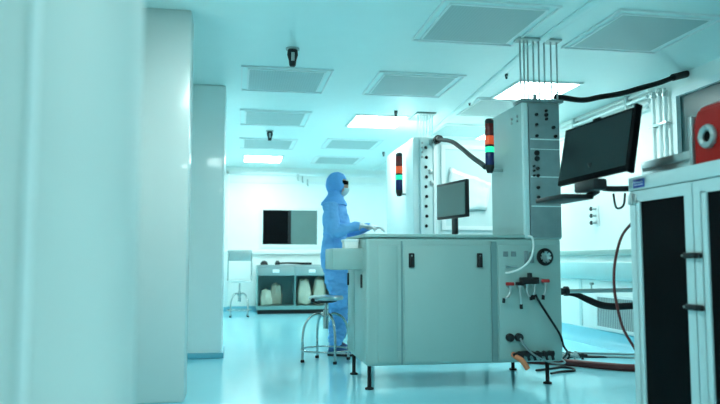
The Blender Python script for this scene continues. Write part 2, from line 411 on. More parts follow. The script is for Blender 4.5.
# tower
TX0, TX1, TY1, TZ = 2.345, 2.672, 6.20, 2.205
MB().box(TX0, TX1, Y0+.012, TY1, ZT-.01, TZ, bev=.008).build('tower_housing', 'tower_side', mc)
MB().box(TX0-.006, TX0+.045, Y0-.006, Y0+.03, ZT, TZ-.01, bev=.010).build('tower_post', 'machine_pale', mc)
tp = MB().box(TX0+.05, TX1-.004, Y0-.004, Y0+.016, ZT+.005, TZ-.012, bev=.004).build('tower_front_panel', 'tower_grey', mc)
for a, b_ in ((1.882, 1.892), (1.800, 1.806), (1.565, 1.575), (1.32, 1.33)): MB().box(TX0+.06, TX1-.01, Y0-.007, Y0-.002, a, b_).build('seam_strip', 'machine_pale', tp)
for i, (kx, kz, kr) in enumerate([(2.462, 2.095, .014), (2.462, 2.010, .012), (2.462, 1.915, .013), (2.459, 1.770, .022), (2.460, 1.722, .022), (2.464, 1.640, .014), (2.465, 1.580, .014), (2.465, 1.480, .014), (2.465, 1.40, .014), (2.55, 2.130, .012), (2.55, 2.095, .016), (2.55, 2.06, .012), (2.612, 1.990, .015), (2.628, 1.915, .014), (2.43, 1.66, .010), (2.43, 1.62, .010), (2.43, 1.58, .010)]):
    MB().lathe([(0, 0), (kr, 0), (kr*1.1, .008), (kr*.8, .022), (0, .024)], (kx, Y0-.003, kz), n=16, axis=(0, -1, 0)).build('knob', 'black', tp)
MB().box(TX0-.02, TX1+.03, Y0-.025, Y0+.16, TZ-.004, TZ+.022, bev=.005).cyl((2.46, Y0+.01, TZ+.02), (2.46, Y0+.01, TZ+.065), .018).build('top_plate', 'tower_grey', mc)
for i, ax in enumerate((2.352, 2.386, 2.42, 2.47, 2.52, 2.57, 2.63, 2.684)):
    MB().cyl((ax, Y0+.05, TZ+.015), (ax, Y0+.05, MZC-.001), .0075, n=10).build('gas_tube', 'steel_dull', mc)
MB().box(2.32, 2.71, Y0-.01, Y0+.11, MZC-.02, MZC-.001, bev=.004).build('ceiling_flange', 'steel_dull', mc)
for yy, zz in ((5.56, 2.10), (5.56, 2.06), (5.68, 2.10), (5.68, 2.06)):
    MB().cyl((TX0+.002, yy, zz), (TX0-.012, yy, zz), .012, n=14).build('screw', 'steel_dull', mc)

mc.location = (1.83*MK, 5.9*MK, 0); mc.scale = (MK, MK, MK)

# signal lights
def signal(name_loc, label, wall_x, fit=.0005, s=1.0):
    x, y, z = name_loc
    t = thing('signal_light', name_loc, label, 'signal light', 'signal lights on the machines')
    r = .040*s
    P = lambda r0, a, b: [(0, z+a), (r0*.94, z+a), (r0, z+a+.006), (r0, z+b-.006), (r0*.94, z+b), (0, z+b)]
    MB().lathe([(0, z), (r*.6, z), (r*.85, z+.03), (r, z+.05), (r, z+.07), (0, z+.07)], (x, y, 0)).build('base', 'black', t)
    MB().lathe(P(r, .07, .185), (x, y, 0)).build('lens', 'lens_blue', t)
    MB().lathe(P(r*1.02, .185, .235), (x, y, 0)).build('lens', 'lens_green', t)
    MB().lathe(P(r*1.03, .235, .255), (x, y, 0)).build('collar', 'black', t)
    MB().lathe(P(r, .255, .335), (x, y, 0)).build('lens', 'lens_orange', t)
    MB().lathe(P(r, .335, .445), (x, y, 0)).build('lens', 'lens_red', t)
    MB().lathe([(0, z+.445), (r, z+.445), (r, z+.475), (r*.7, z+.49), (0, z+.492)], (x, y, 0)).build('cap', 'black', t)
    MB().box(x, wall_x+fit, y-.012, y+.012, z+.012, z+.036, bev=.004).build('bracket', 'steel_dull', t)
    return t
sg = signal((2.225, 5.92, 1.655), 'signal light with green lens lit, on the near grey tower', TX0, -.0003)
sg.location = (2.225*MK, 5.92*MK, .88+MK*(1.655-.88)); sg.scale = (MK, MK, MK)
signal((1.775, 7.55, 1.585), 'smaller far signal light with glowing red and green, beyond the hooded worker', 1.85)

# bent grey arm between the second tower and the near signal light
t = thing('cable_arm', (1.78, 6.2, 1.9), 'grey bent cable arm with black end running to the near signal light', 'cable arm')
MB().tube([(2.105, 7.16, 2.165), (2.07, 6.6, 2.055), (2.041, 6.2, 1.93), (1.983, 5.7, 1.761), (1.926, 5.3, 1.645), (1.889, 5.13, 1.598)], .021, n=12).build('sleeve', 'arm_grey', t)
MB().cyl((2.105, 7.178, 2.165), (2.105, 7.12, 2.165), .045).cyl((2.105, 7.12, 2.165), (2.105, 7.05, 2.163), .030).build('end_fitting', 'black', t)

# monitor on the worktop, turned to the worker
TT = 1.088
t = thing('work_table', (1.7, 6.4, 0), 'steel work table behind the near machine, carrying the small monitor', 'table')
MB().box(1.12, 2.26, 6.02, 6.78, TT-.035, TT, bev=.006).build('tabletop', 'bench_steel', t)
for x in (1.16, 2.20):
    for y in (6.06, 6.72):
        MB().box(x, x+.04, y, y+.04, 0, TT-.034, bev=.004).build('leg', 'steel_dull', t)
MB().box(1.17, 2.23, 6.72, 6.75, .22, .25).build('stretcher', 'steel_dull', t)
t = thing('monitor', (2.05, 6.33, TT), 'small monitor on the table behind near machine, turned to the worker', 'monitor')
mm = Matrix.Translation((1.995, 6.325, 0)) @ Matrix.Rotation(R(11), 4, 'Z')
MB().box(-.010, .025, -.29, .29, 1.27, 1.615, bev=.008, m=mm).build('case', 'black', t)
MB().box(-.015, -.009, -.27, .27, 1.295, 1.59, m=mm).build('screen', 'screen_on', t)
MB().box(.018, .045, -.045, .045, TT+.012, 1.42, bev=.008, m=mm).box(-.09, .11, -.11, .11, TT, TT+.016, bev=.006, m=mm).build('stand', 'black', t)
t = thing('keyboard', (1.30, 6.3, TT), 'black keyboard on the table under the gloved hands', 'keyboard')
MB().box(1.225, 1.36, 6.06, 6.50, TT, TT+.016, bev=.004).build('case', 'black', t)
k = MB()
for i in range(5):
    for j in range(15):
        k.box(1.235+.0235*i, 1.255+.0235*i, 6.075+.0275*j, 6.098+.0275*j, TT+.014, TT+.021, bev=.002, seg=1)
k.build('keys', 'tower_grey', t)
t = thing('cardboard_box', (.93, 5.75, .976), 'small white lidded box on the side shelf of near machine', 'box')
MB().box(.875, .985, 5.66, 5.82, .9755, 1.035, bev=.004).build('body', 'paper', t)
MB().box(.868, .992, 5.653, 5.827, 1.028, 1.05, bev=.004).build('lid', 'frame_white', t)
t.location = (.93*MK, 5.75*MK, .88+MK*(.976-.88)); t.scale = (MK, MK, MK)

# ------------------------------------------------------------------ second machine
m2 = thing('process_machine', (2.3, 7.8, 0), 'tall pale process machine farther back, with film on its window', 'machine')
MB().box(1.85, 3.0, 7.22, 8.55, .05, 2.19, bev=.015).build('housing', 'machine_pale', m2)
for fx in (1.93, 2.92):
    for fy in (7.32, 8.45):
        MB().lathe([(0, 0), (.035, 0), (.035, .012), (.014, .02), (.014, .06), (0, .06)], (fx, fy, 0)).build('foot', 'rubber', m2)
tp = MB().box(1.925, 2.115, 7.195, 7.24, .3, 2.185, bev=.006).build('tower_front_panel', 'machine_pale', m2)
MB().box(2.065, 2.085, 7.18, 7.20, .32, 2.17, bev=.005).build('cable_duct', 'frame_white', tp)
for i in range(9):
    z = 2.08-.105*i
    MB().lathe([(0, 0), (.016, 0), (.018, .008), (.012, .02), (0, .022)], (1.985+.006*(i % 2), 7.196, z), n=14, axis=(0, -1, 0)).build('knob', 'black', tp)
for i in range(4):
    z = 2.13-.05*i
    MB().lathe([(0, 0), (.011, 0), (.011, .012), (0, .014)], (1.945, 7.196, z), n=12, axis=(0, -1, 0)).build('knob', 'steel_dull', tp)
for x, z in ((2.04, 2.14), (2.035, 1.82), (2.05, 1.70)):
    MB().box(x-.02, x+.02, 7.18, 7.197, z-.025, z+.025, bev=.004).build('latch', 'steel_dull', tp)
wd = MB().frame_y(2.16, 2.95, 1.20, 2.12, 7.20, 7.225, .045).build('window_frame', 'frame_white', m2)
MB().box(2.20, 2.91, 7.212, 7.218, 1.24, 2.08).build('pane', 'machine_pale', wd)
fl = MB()  # crumpled white sheet modelled in place of a reflection on the window
g = [[None]*13 for _ in range(10)]
for i in range(10):
    for j in range(13):
        u, v = j/12, i/9
        p = V((2.20+.46*u+.05*v, 7.195-.02*noise.noise(V((u*6, v*6, 3.1)))-.012, 1.42+.45*v*(1-.35*u)+.02*noise.noise(V((u*7, v*5, 0)))))
        g[i][j] = fl.bm.verts.new(p)
for i in range(9):
    for j in range(12): fl.bm.faces.new((g[i][j], g[i][j+1], g[i+1][j+1], g[i+1][j]))
f = fl.build('painted_glare', 'painted_glare', m2, sharp=20)
sm = f.modifiers.new('thick', 'SOLIDIFY'); sm.thickness = .002
MB().box(2.16, 2.95, 7.20, 7.225, .15, 1.12, bev=.006).build('door', 'machine_pale', m2)
for i in range(6):
    x = 1.955+.033*i
    MB().cyl((x, 7.40, 2.18), (x, 7.40, H-.001), .006, n=8).build('gas_tube', 'clear_tube', m2)
MB().box(1.93, 2.15, 7.33, 7.72, H-.022, H-.001, bev=.004).build('ceiling_flange', 'steel_dull', m2)
MB().box(1.87, 2.14, 7.24, 7.48, 2.185, 2.205, bev=.004).build('top_plate', 'frame_white', m2)

# ------------------------------------------------------------------ cabinet with dark glass doors
CX, CYF, CYN, CT = 2.0, 3.315, 2.28, 1.30
cb = thing('instrument_cabinet', (2.35, 2.8, 0), 'pale metal cabinet with two black glass doors beneath the red device', 'cabinet')
MB().box(CX+.02, 2.72, CYN, CYF, .03, CT, bev=.008).build('body', 'cab_white', cb)
MB().box(CX, 2.73, CYN-.01, CYF+.006, CT-.066, CT+.004, bev=.006).build('top_panel', 'cab_white', cb)
for fx in (2.1, 2.62):
    for fy in (2.38, 3.22):
        MB().lathe([(0, 0), (.03, 0), (.03, .014), (.014, .02), (.014, .045), (0, .045)], (fx, fy, 0)).build('foot', 'rubber', cb)
MID = 2.805
for a, b_ in ((MID+.004, CYF-.006), (CYN+.01, MID-.004)):
    d = MB().frame_x(a, b_, .05, CT-.072, CX, CX+.024, .055)
    d.box(CX, CX+.024, b_-.09, b_-.05, .10, CT-.12)
    d = d.build('door', 'cab_white', cb)
    MB().box(CX+.008, CX+.016, a+.05, b_-.085, .10, CT-.117).build('glass', 'black_glass', d)
# lever handles across the meeting stiles, and hinge
for z in (.90, .672):
    h = MB().box(CX-.022, CX-.001, 2.745, 2.865, z-.013, z+.013, bev=.008).cyl((CX+.002, 2.775, z), (CX-.03, 2.775, z), .013).build('handle', 'black', cb)
    MB().cyl((CX-.022, 2.855, z), (CX-.028, 2.855, z), .006).build('lock', 'chrome', h)
MB().box(CX-.008, CX+.002, 3.245, 3.318, 1.165, 1.215, bev=.003).cyl((CX-.006, 3.282, 1.16), (CX-.006, 3.282, 1.222), .007).build('hinge', 'steel', cb)
lb = MB().box(CX-.004, CX+.001, 3.17, 3.268, 1.245, 1.288, bev=.001).build('label_plate', 'label_blue', cb)
lm = MB()
for z, ys in ((1.272, ((3.182, 3.205), (3.21, 3.24), (3.244, 3.258))), (1.259, ((3.182, 3.22), (3.226, 3.255)))):
    for a, b_ in ys: lm.box(CX-.0055, CX-.0035, a, b_, z-.0035, z+.0035)
lm.build('lettering', 'label_mark', lb)

# red device on top
t = thing('red_device', (2.36, 2.72, CT+.005), 'red cast device with a round metal port on the cabinet top', 'device')
rd = MB()
pr = [(2.06, 0), (2.06, .20), (2.085, .265), (2.15, .295), (2.50, .295), (2.54, .26), (2.54, 0)]
z0 = CT+.005
rd.loft([[V((x, y, z0+z)) for x, z in pr] for y in (2.46, 2.865)])
bmesh.ops.bevel(rd.bm, geom=[e for e in rd.bm.edges], offset=.012, segments=2, affect='EDGES')
rd.build('casting', 'red_body', t)
c = (2.06, 2.757, z0+.122)
po = MB().lathe([(.024, .0), (.054, 0), (.055, .010), (.050, .020), (.038, .022), (.026, .014), (.024, 0)], c, n=36, axis=(-1, 0, 0)).build('port', 'steel_dull', t)
MB().lathe([(0, .004), (.024, .004), (.024, .008), (0, .008)], c, axis=(-1, 0, 0)).build('port_glass', 'black_glass', po)
for i in range(8):
    a = 2*math.pi*i/8
    MB().cyl((c[0]-.014, c[1]+.044*math.cos(a), c[2]+.044*math.sin(a)), (c[0]-.024, c[1]+.044*math.cos(a), c[2]+.044*math.sin(a)), .004, n=8).build('bolt', 'steel_dull', po)
MB().box(2.055, 2.50, 2.870, 2.892, z0, z0+.235, bev=.004).build('end_plate', 'steel_dull', t)
# flat aluminium rack behind it
t = thing('metal_tray', (2.3, 3.1, CT+.005), 'long flat grey metal tray on the cabinet beside the red device', 'tray')
MB().box(2.08, 2.55, 2.90, 3.305, z0, z0+.030, bev=.005).build('base', 'steel_dull', t)
MB().box(2.07, 2.082, 2.90, 3.305, z0, z0+.030, bev=.003).box(2.074, 2.09, 2.90, 3.305, z0+.028, z0+.045).box(2.066, 2.085, 2.90, 3.305, z0+.043, z0+.082, bev=.004).box(2.09, 2.55, 2.90, 2.91, z0+.028, z0+.07).box(2.09, 2.55, 3.295, 3.305, z0+.028, z0+.07).build('rail', 'steel', t)

# ------------------------------------------------------------------ tilted black monitor on an arm from the cabinet
t = thing('monitor', (1.95, 3.33, CT+.005), 'large black monitor leaning above the cabinet far corner', 'monitor')
a, b_ = V((1.803, 3.72, 1.300)), V((1.915, 3.165, 1.328))
ax = (b_-a); L = ax.length; ax.normalize()
up = V((.24, .02, 1)).normalized(); up = (up-ax*up.dot(ax)).normalized(); nr = ax.cross(up).normalized()
if nr.x > 0: nr = -nr
mt = Matrix(((ax.x, nr.x, up.x, a.x), (ax.y, nr.y, up.y, a.y), (ax.z, nr.z, up.z, a.z), (0, 0, 0, 1)))
Hm = .340
case = MB().box(0, L, -.022, .004, 0, Hm, bev=.006, m=mt).box(.06, L-.06, -.045, -.018, .05, Hm-.06, bev=.012, m=mt)
case.box(L*.42, L*.52, -.01, .006, Hm-.002, Hm+.008, bev=.003, m=mt)
case.build('case', 'black_glass', t)
MB().box(.016, L-.022, .002, .0062, .026, Hm-.016, m=mt).build('screen', 'screen', t)
MB().box(L-.012, L+.008, -.03, .010, -.012, Hm+.012, bev=.004, m=mt).build('side_bezel', 'black_glass', t)
mid = a+ax*(L*.45)
st = MB().box(mid.x-.03, mid.x+.05, mid.y-.12, mid.y+.10, 1.245, 1.305, bev=.012)
st.tube([(mid.x+.02, mid.y, 1.40), (mid.x+.04, mid.y-.02, 1.30), (mid.x+.07, mid.y-.05, 1.26), (2.06, 3.36, 1.255)], .016)
st.build('mount', 'black', t)
MB().cyl((2.06, 3.36, 1.12), (2.06, 3.36, 1.275), .02).box(2.03, 2.09, 3.3215, 3.35, 1.12, 1.27, bev=.006).build('clamp', 'steel_dull', t)
kt = MB().box(1.70, 1.885, 3.46, 3.80, 1.205, 1.232, bev=.008)
kt.tube([(1.87, 3.52, 1.22), (1.90, 3.45, 1.25)], .018)
kt.build('keyboard_tray', 'black', t)
tag(MB().tube([(2.03, 3.40, 1.235), (2.03, 3.42, 1.17), (2.00, 3.44, 1.16), (1.985, 3.44, 1.235)], .006).build('loop_cable', 'rubber', loc=(2.0, 3.4, 1.2)), 'short black cable loop under the large leaning monitor', 'cable')
# dark red cable hanging beside the cabinet
tag(MB().tube([(2.13, 3.36, 1.16), (2.135, 3.48, 1.10), (2.122, 3.6, 1.014), (2.081, 3.61, .869), (2.071, 3.61, .742), (2.079, 3.6, .632), (2.111, 3.6, .506), (2.162, 3.58, .401), (2.26, 3.52, .20), (2.33, 3.50, .009)], .008).build('hanging_cable', 'red_cable', loc=(2.1, 3.6, 0)), 'dark red cable hanging in a bow beside the glass door cabinet', 'cable')

# ------------------------------------------------------------------ right wall services
t = thing('pipe_rail', (XW-.05, 6.9, 2.42), 'white parallel pipes running high along the right wall under ceiling', 'pipes')
for i, (z, dx) in enumerate(((2.455, .03), (2.40, .05), (2.345, .03), (2.29, .05))):
    MB().cyl((XW-dx, 5.85, z), (XW-dx, 11.8, z), .016, n=12).build('pipe', 'white_pipe', t)
for y in (6.2, 7.3, 8.4, 9.5, 10.6, 11.7):
    MB().box(XW-.07, XW-.001, y-.015, y+.015, 2.26, 2.48, bev=.003).build('bracket', 'steel', t)
t = thing('conduit_bundle', (XW-.05, 5.7, 1.0), 'white vertical conduits on the right wall beside the dark window', 'pipes')
for y in (5.60, 5.68, 5.78):
    MB().cyl((XW-.04, y, .0), (XW-.04, y, 2.36), .020, n=14).build('pipe', 'white_pipe', t)
for y, z in ((5.60, 2.34), (5.68, 2.36), (5.78, 2.36)):
    v = MB().lathe([(0, 0), (.03, 0), (.03, .03), (.018, .04), (.018, .07), (0, .07)], (XW-.04, y, z)).build('valve', 'steel', t)
    MB().cyl((XW-.04, y-.035, z+.045), (XW-.04, y+.035, z+.045), .007, n=10).build('lever', 'steel_dull', v)
for z in (1.3, 2.1):
    MB().box(XW-.065, XW-.0005, 5.56, 5.82, z-.012, z+.012, bev=.003).build('bracket', 'steel', t)
t = thing('ceiling_hose', (3.1, 5.0, 2.2), 'thick black hose sagging from the grey tower to the right wall', 'hose')
MB().tube([(2.305, 4.76, 2.085), (2.40, 4.79, 2.082), (2.58, 4.86, 2.09), (2.77, 4.95, 2.143), (3.0, 5.03, 2.20), (3.21, 5.10, 2.27), (3.45, 5.2, 2.35), (3.66, 5.29, 2.435)], .021, n=12).build('hose', 'rubber', t)
MB().cyl((3.62, 5.27, 2.42), (3.797, 5.33, 2.475), .030).build('coupling', 'black', t)

t = thing('wall_valve', (XW-.03, 6.9, 1.2), 'column of three small dark valves on the right wall under the monitor', 'valve')
for z in (1.424, 1.35, 1.275):
    v = MB().cyl((XW-.002, 6.91, z), (XW-.07, 6.91, z), .013, n=12).cyl((XW-.07, 6.87, z), (XW-.07, 6.955, z), .010, n=10).build('valve_body', 'steel_dull', t)
    MB().lathe([(0, 0), (.022, 0), (.024, .012), (0, .016)], (XW-.07, 6.91, z), n=14, axis=(-1, 0, 0)).build('knob', 'black', v)
MB().box(XW-.02, XW-.0005, 6.88, 6.94, 1.24, 1.46, bev=.004).build('back_plate', 'frame_white', t)
t = thing('return_grille', (XW, 6.45, .1), 'grey air return grille low on the right wall behind hoses', 'vent')
MB().frame_x(5.95, 6.98, .155, .52, XW-.018, XW-.0005, .03).build('frame', 'frame_white', t)
MB().box(XW-.010, XW-.0005, 5.97, 6.96, .175, .50).build('grille', 'grille_grey', t)

# grey pipe and black hose between machine and wall
t = thing('crossing_pipe', (3.0, 4.85, .64), 'grey horizontal pipe leaving the near machine at knee height', 'pipe')
MB().cyl((2.298, 4.85, .650), (3.798, 4.85, .664), .016, n=14).build('pipe', 'steel_dull', t)
MB().cyl((2.297, 4.85, .650), (2.40, 4.85, .651), .024).cyl((2.385, 4.85, .651), (2.41, 4.85, .651), .036).build('flange', 'black', t)
MB().cyl((2.60, 4.85, .66), (2.60, 4.85, .705), .006, n=8).cyl((2.59, 4.85, .705), (2.615, 4.85, .705), .010, n=8).build('valve', 'steel_dull', t)
tag(MB().tube([(2.30, 4.93, .635), (2.42, 4.93, .632), (2.51, 4.92, .622), (2.60, 4.90, .582), (2.69, 4.88, .545), (2.80, 4.87, .533), (2.95, 4.87, .537), (3.4, 4.87, .55), (3.79, 4.87, .56)], [.012, .014, .02, .025, .026, .026, .026, .026, .026], n=12).build('black_hose', 'rubber', loc=(3.0, 4.9, .5)), 'thick black hose drooping below the grey crossing pipe', 'hose')
# cables of the control panel
MB().tube([(2.36, Y0-.03, 1.075), (2.362, Y0-.10, 1.06), (2.362, Y0-.12, .98), (2.33, Y0-.12, .88), (2.26, Y0-.09, .81), (2.20, Y0-.05, .782), (2.165, Y0-.012, .775)], .0085).build('white_cable', 'white_cable', cp)
MB().tube([(2.40, Y0-.06, .60), (2.42, Y0-.07, .55), (2.51, Y0-.06, .42), (2.60, Y0-.06, .28), (2.69, Y0+.06, .17), (2.84, Y0+.3, .08), (3.1, Y0+.9, -.05), (3.4, 6.9, MZ0+.012), (3.9, 6.85, MZ0+.012)], .0095).build('black_cable', 'rubber', cp)
MB().tube([(2.262, Y0-.055, .25), (2.28, Y0-.08, .21), (2.33, Y0-.08, .15), (2.42, Y0-.10, .09), (2.55, Y0-.08, .05), (2.68, Y0+.02, .04), (2.72, Y0+.25, .06)], .008).build('grey_cable', 'tower_grey', cp)
# floor hoses beside the machine
tag(MB().tube([(2.42, 5.75, .03), (2.55, 5.66, .03), (2.75, 5.50, .03), (2.93, 5.30, .03), (3.10, 5.17, .03), (3.35, 5.12, .03), (3.74, 5.25, .03)], .029, n=14).build('floor_hose', 'red_cable', loc=(3.0, 5.3, 0)), 'thick dark red hose lying on the floor beside the machine', 'hose')
tag(MB().tube([(2.86, 6.22, .012), (3.12, 6.2, .012), (3.35, 6.12, .012), (3.6, 6.02, .012), (3.74, 6.0, .012)], .010).build('floor_cable', 'tower_grey', loc=(3.2, 6.1, 0)), 'upper of two thin dark cables on the floor behind thick hose', 'cable')
tag(MB().tube([(2.80, 6.06, .012), (3.08, 6.02, .012), (3.3, 5.92, .012), (3.49, 5.81, .012), (3.74, 5.7, .012)], .010).build('floor_cable', 'tower_grey', loc=(3.2, 5.9, 0)), 'lower of two thin dark cables on the floor behind thick hose', 'cable')
tag(MB().tube([(2.35, 5.30, .010), (2.50, 5.36, .010), (2.62, 5.42, .010), (2.68, 5.36, .010), (2.64, 5.24, .010), (2.50, 5.20, .010), (2.40, 5.14, .010)], .009).build('coiled_cable', 'black', loc=(2.6, 5.3, 0)), 'dark cable curled on the floor at the machine corner', 'cable')
t = thing('connector_cluster', (2.85, 5.95, 0), 'cluster of small metal pipe connectors on the floor by the machine', 'connectors')
for i in range(14):
    x = 2.66+.062*(i % 7)+.02*random.random(); y = 5.85+.13*(i//7)+.05*random.random()
    an = random.uniform(0, 3.1); dx, dy = .04*math.cos(an), .04*math.sin(an)
    MB().cyl((x-dx, y-dy, .030), (x+dx, y+dy, .038), .016, n=12).cyl((x, y, .0), (x, y, .055), .012, n=10).build('connector', 'steel_dull' if i % 2 else 'black', t)

# ------------------------------------------------------------------ stools
def stool_base(t, cx, cy, hub, rad, rot, colr):
    MB().cyl((cx, cy, hub-.12), (cx, cy, .52), colr, n=16).cyl((cx, cy, hub-.13), (cx, cy, hub+.03), colr*1.8, n=18).build('column', 'chrome', t)
    for i in range(4):
        a = rot+i*math.pi/2; c, s = math.cos(a), math.sin(a)
        P = lambda r, z: (cx+r*c, cy+r*s, z)
        MB().tube([P(.015, hub-.03), P(rad*.35, hub+.0), P(rad*.72, hub-.035), P(rad*.93, hub-.11), P(rad, hub-.21), P(rad, .14), P(rad, .012)], .011, n=12).build('leg', 'chrome', t)
        MB().lathe([(0, 0), (.017, 0), (.017, .018), (.012, .024), (0, .024)], P(rad, 0), n=14).build('foot', 'rubber', t)
    MB().tube([(cx+rad*math.cos(a), cy+rad*math.sin(a), .10) for a in [2*math.pi*i/24 for i in range(24)]], .008, n=10, smooth=2, closed=True).build('foot_ring', 'chrome', t)
t = thing('stool', (.785, 6.17, 0), 'chrome backless stool with dark seat standing right by the worker', 'stool')
stool_base(t, .785, 6.17, .41, .215, R(14), .013)
MB().lathe([(0, .525), (.10, .525), (.15, .535), (.155, .552), (.145, .566), (.06, .572), (0, .57)], (.785, 6.17, 0), n=36).build('seat', 'steel', t)
MB().lathe([(0, .505), (.05, .505), (.09, .515), (.10, .526), (0, .526)], (.785, 6.17, 0)).build('seat_plate', 'black', t)
MB().tube([(.785, 6.15, .515), (.70, 6.08, .512), (.66, 6.05, .53)], .009).ell((.655, 6.045, .535), (.018, .018, .018)).build('lever', 'black', t)
t = thing('stool', (.06, 11.2, 0), 'far steel stool with a low backrest near the bench', 'stool')
stool_base(t, .06, 11.2, .36, .19, R(45), .014)
MB().box(-.13, .25, 11.02, 11.38, .535, .560, bev=.012).build('seat', 'steel', t)
for x in (-.125, .245):
    MB().tube([(x, 11.22, .55), (x, 11.36, .56), (x, 11.40, .62), (x, 11.41, 1.0)], .012).build('upright', 'chrome', t)
MB().box(-.135, .255, 11.405, 11.425, .865, 1.04, bev=.008).build('backrest', 'steel_dull', t)

# ------------------------------------------------------------------ far bench
fb = thing('storage_bench', (1.05, 11.85, 0), 'long steel bench with drawers and open lower bays by far wall', 'bench')
BX0, BX1, BY0, BY1 = .34, 2.0, 11.6, 12.2
MB().box(BX0, BX1, BY0-.02, BY1, .775, .80, bev=.004).build('top', 'steel_dull', fb)
MB().box(BX0+.02, BX1-.02, BY0+.05, BY1, 0, .07).build('plinth', 'black', fb)
bd = MB().box(BX0, BX1, BY1-.02, BY1-.002, .07, .775).box(BX0, BX1, BY0, BY1-.02, .07, .13)
for x in (BX0, .955, 1.53, BX1-.02): bd.box(x, x+.02, BY0, BY1-.02, .13, .775)
bd.build('carcass', 'bench_inner', fb)
for a, b_ in ((BX0+.005, .952), (.958, 1.527), (1.533, BX1-.005)):
    d = MB().box(a, b_, BY0-.012, BY0+.3, .625, .772, bev=.004).build('drawer', 'bench_steel', fb)
    c = (a+b_)/2
    MB().box(c-.055, c+.055, BY0-.020, BY0-.010, .672, .725, bev=.003).build('label_holder', 'frame_white', d)
def bag(x, y, z, sx, sy, sz, seed, lab):
    b = MB(); b.box(-1, 1, -1, 1, -1, 1)
    bmesh.ops.subdivide_edges(b.bm, edges=b.bm.edges[:], cuts=9, use_grid_fill=True)
    for v in b.bm.verts:
        q = v.co.copy(); n = q.normalized()
        q = q.lerp(n*1.15, .45)
        q *= 1+.16*noise.noise(V((q.x*1.6+seed, q.y*1.6, q.z*1.6)))+.07*noise.noise(V((q.x*4+seed, q.y*4, q.z*4)))
        k = 1-.28*max(q.z, 0)
        v.co = V((x+sx*q.x*k, y+sy*q.y*k, max(z+sz*(q.z+1), z+.0015)))
    tag(b.build('cream_bag', 'bag', loc=(x, y, z)), lab, 'bag', 'bags in the bench bays')
bag(.50, 11.77, .13, .10, .10, .13, 1.3, 'cream bag at the left end inside the open bench bay')
bag(.67, 11.99, .13, .10, .10, .17, 4.3, 'smaller cream bag leaning behind in the left bench bay')
bag(1.13, 11.83, .13, .11, .13, .21, 2.3, 'taller cream bag inside the middle bench bay')
bag(1.39, 11.85, .13, .10, .13, .22, 7.3, 'cream bag at the right side of the middle bench bay')
tag(MB().lathe([(0, .80), (.06, .80), (.065, .82), (.045, .855), (.02, .87), (0, .87)], (.46, 11.75, 0)).build('black_canister', 'black', loc=(.46, 11.75, .8)), 'small black dome standing on the left end of the far bench', 'object')
t = thing('hand_tool', (.95, 11.74, .8), 'long black tool lying on the far bench top', 'tool')
MB().tube([(.70, 11.74, .825), (.85, 11.74, .83), (1.0, 11.74, .825), (1.22, 11.74, .818)], [.015, .014, .018, .016]).build('shaft', 'black', t)
MB().lathe([(0, 0), (.04, 0), (.045, .03), (.02, .07), (0, .07)], (.68, 11.74, .801)).build('head', 'black', t)
MB().box(1.05, 1.25, 11.70, 11.80, .801, .84, bev=.012).build('grip', 'rubber', t)

# ------------------------------------------------------------------ worker in the blue coverall
PX, PY = .915, 6.60
yaw = R(-20); F = V((math.cos(yaw), math.sin(yaw), 0)); Lf = V((-math.sin(yaw), math.cos(yaw), 0))
def W(u, v, z): return V((PX, PY, 0))+F*u+Lf*v+V((0, 0, z))
pr = thing('person', (PX, PY, 0), 'person in a blue coverall and hood standing at the machine worktop', 'person')
def oval(z, cu, ru, rv, n=28, cv=0): return [W(cu+ru*math.cos(a), cv+rv*math.sin(a), z) for a in [2*math.pi*i/n for i in range(n)]]
b = MB()
b.loft([oval(*r) for r in [(.76, .0, .09, .14), (.82, .0, .118, .165), (.90, -.005, .125, .172), (1.0, .0, .118, .162), (1.12, .012, .115, .160), (1.24, .018, .120, .175), (1.33, .012, .115, .19), (1.40, .0, .095, .185), (1.44, -.005, .075, .14), (1.475, 0, .06, .08)]])
b.tube([W(-.01, 0, 1.42), W(.005, 0, 1.50), W(.02, 0, 1.56)], [.066, .056, .056], n=16)
# head
rot = Matrix.Rotation(yaw, 4, 'Z')
b.ell(W(.030, 0, 1.605), (.088, .074, .100), 24, 16, rot)
b.ell(W(.052, 0, 1.555), (.058, .052, .068), 20, 14, rot)
b.ell(W(.122, 0, 1.578), (.018, .012, .024), 12, 8, rot)
# legs, trousers loose and gathered at the ankle
for s, du in ((-1, .02), (1, -.02)):
    b.tube([W(.0, s*.085, .88), W(.025+du, s*.092, .72), W(.055+du, s*.098, .50), W(.045+du, s*.10, .34), W(.03+du, s*.10, .20), W(.02+du, s*.10, .11), W(.02+du, s*.10, .07)],
           [.112, .104, .084, .086, .080, .062, .046], n=20)
    b.tube([W(-.01+du, s*.10, .045), W(.08+du, s*.10, .045), W(.18+du, s*.105, .035)], [.034, .036, .028], n=14)
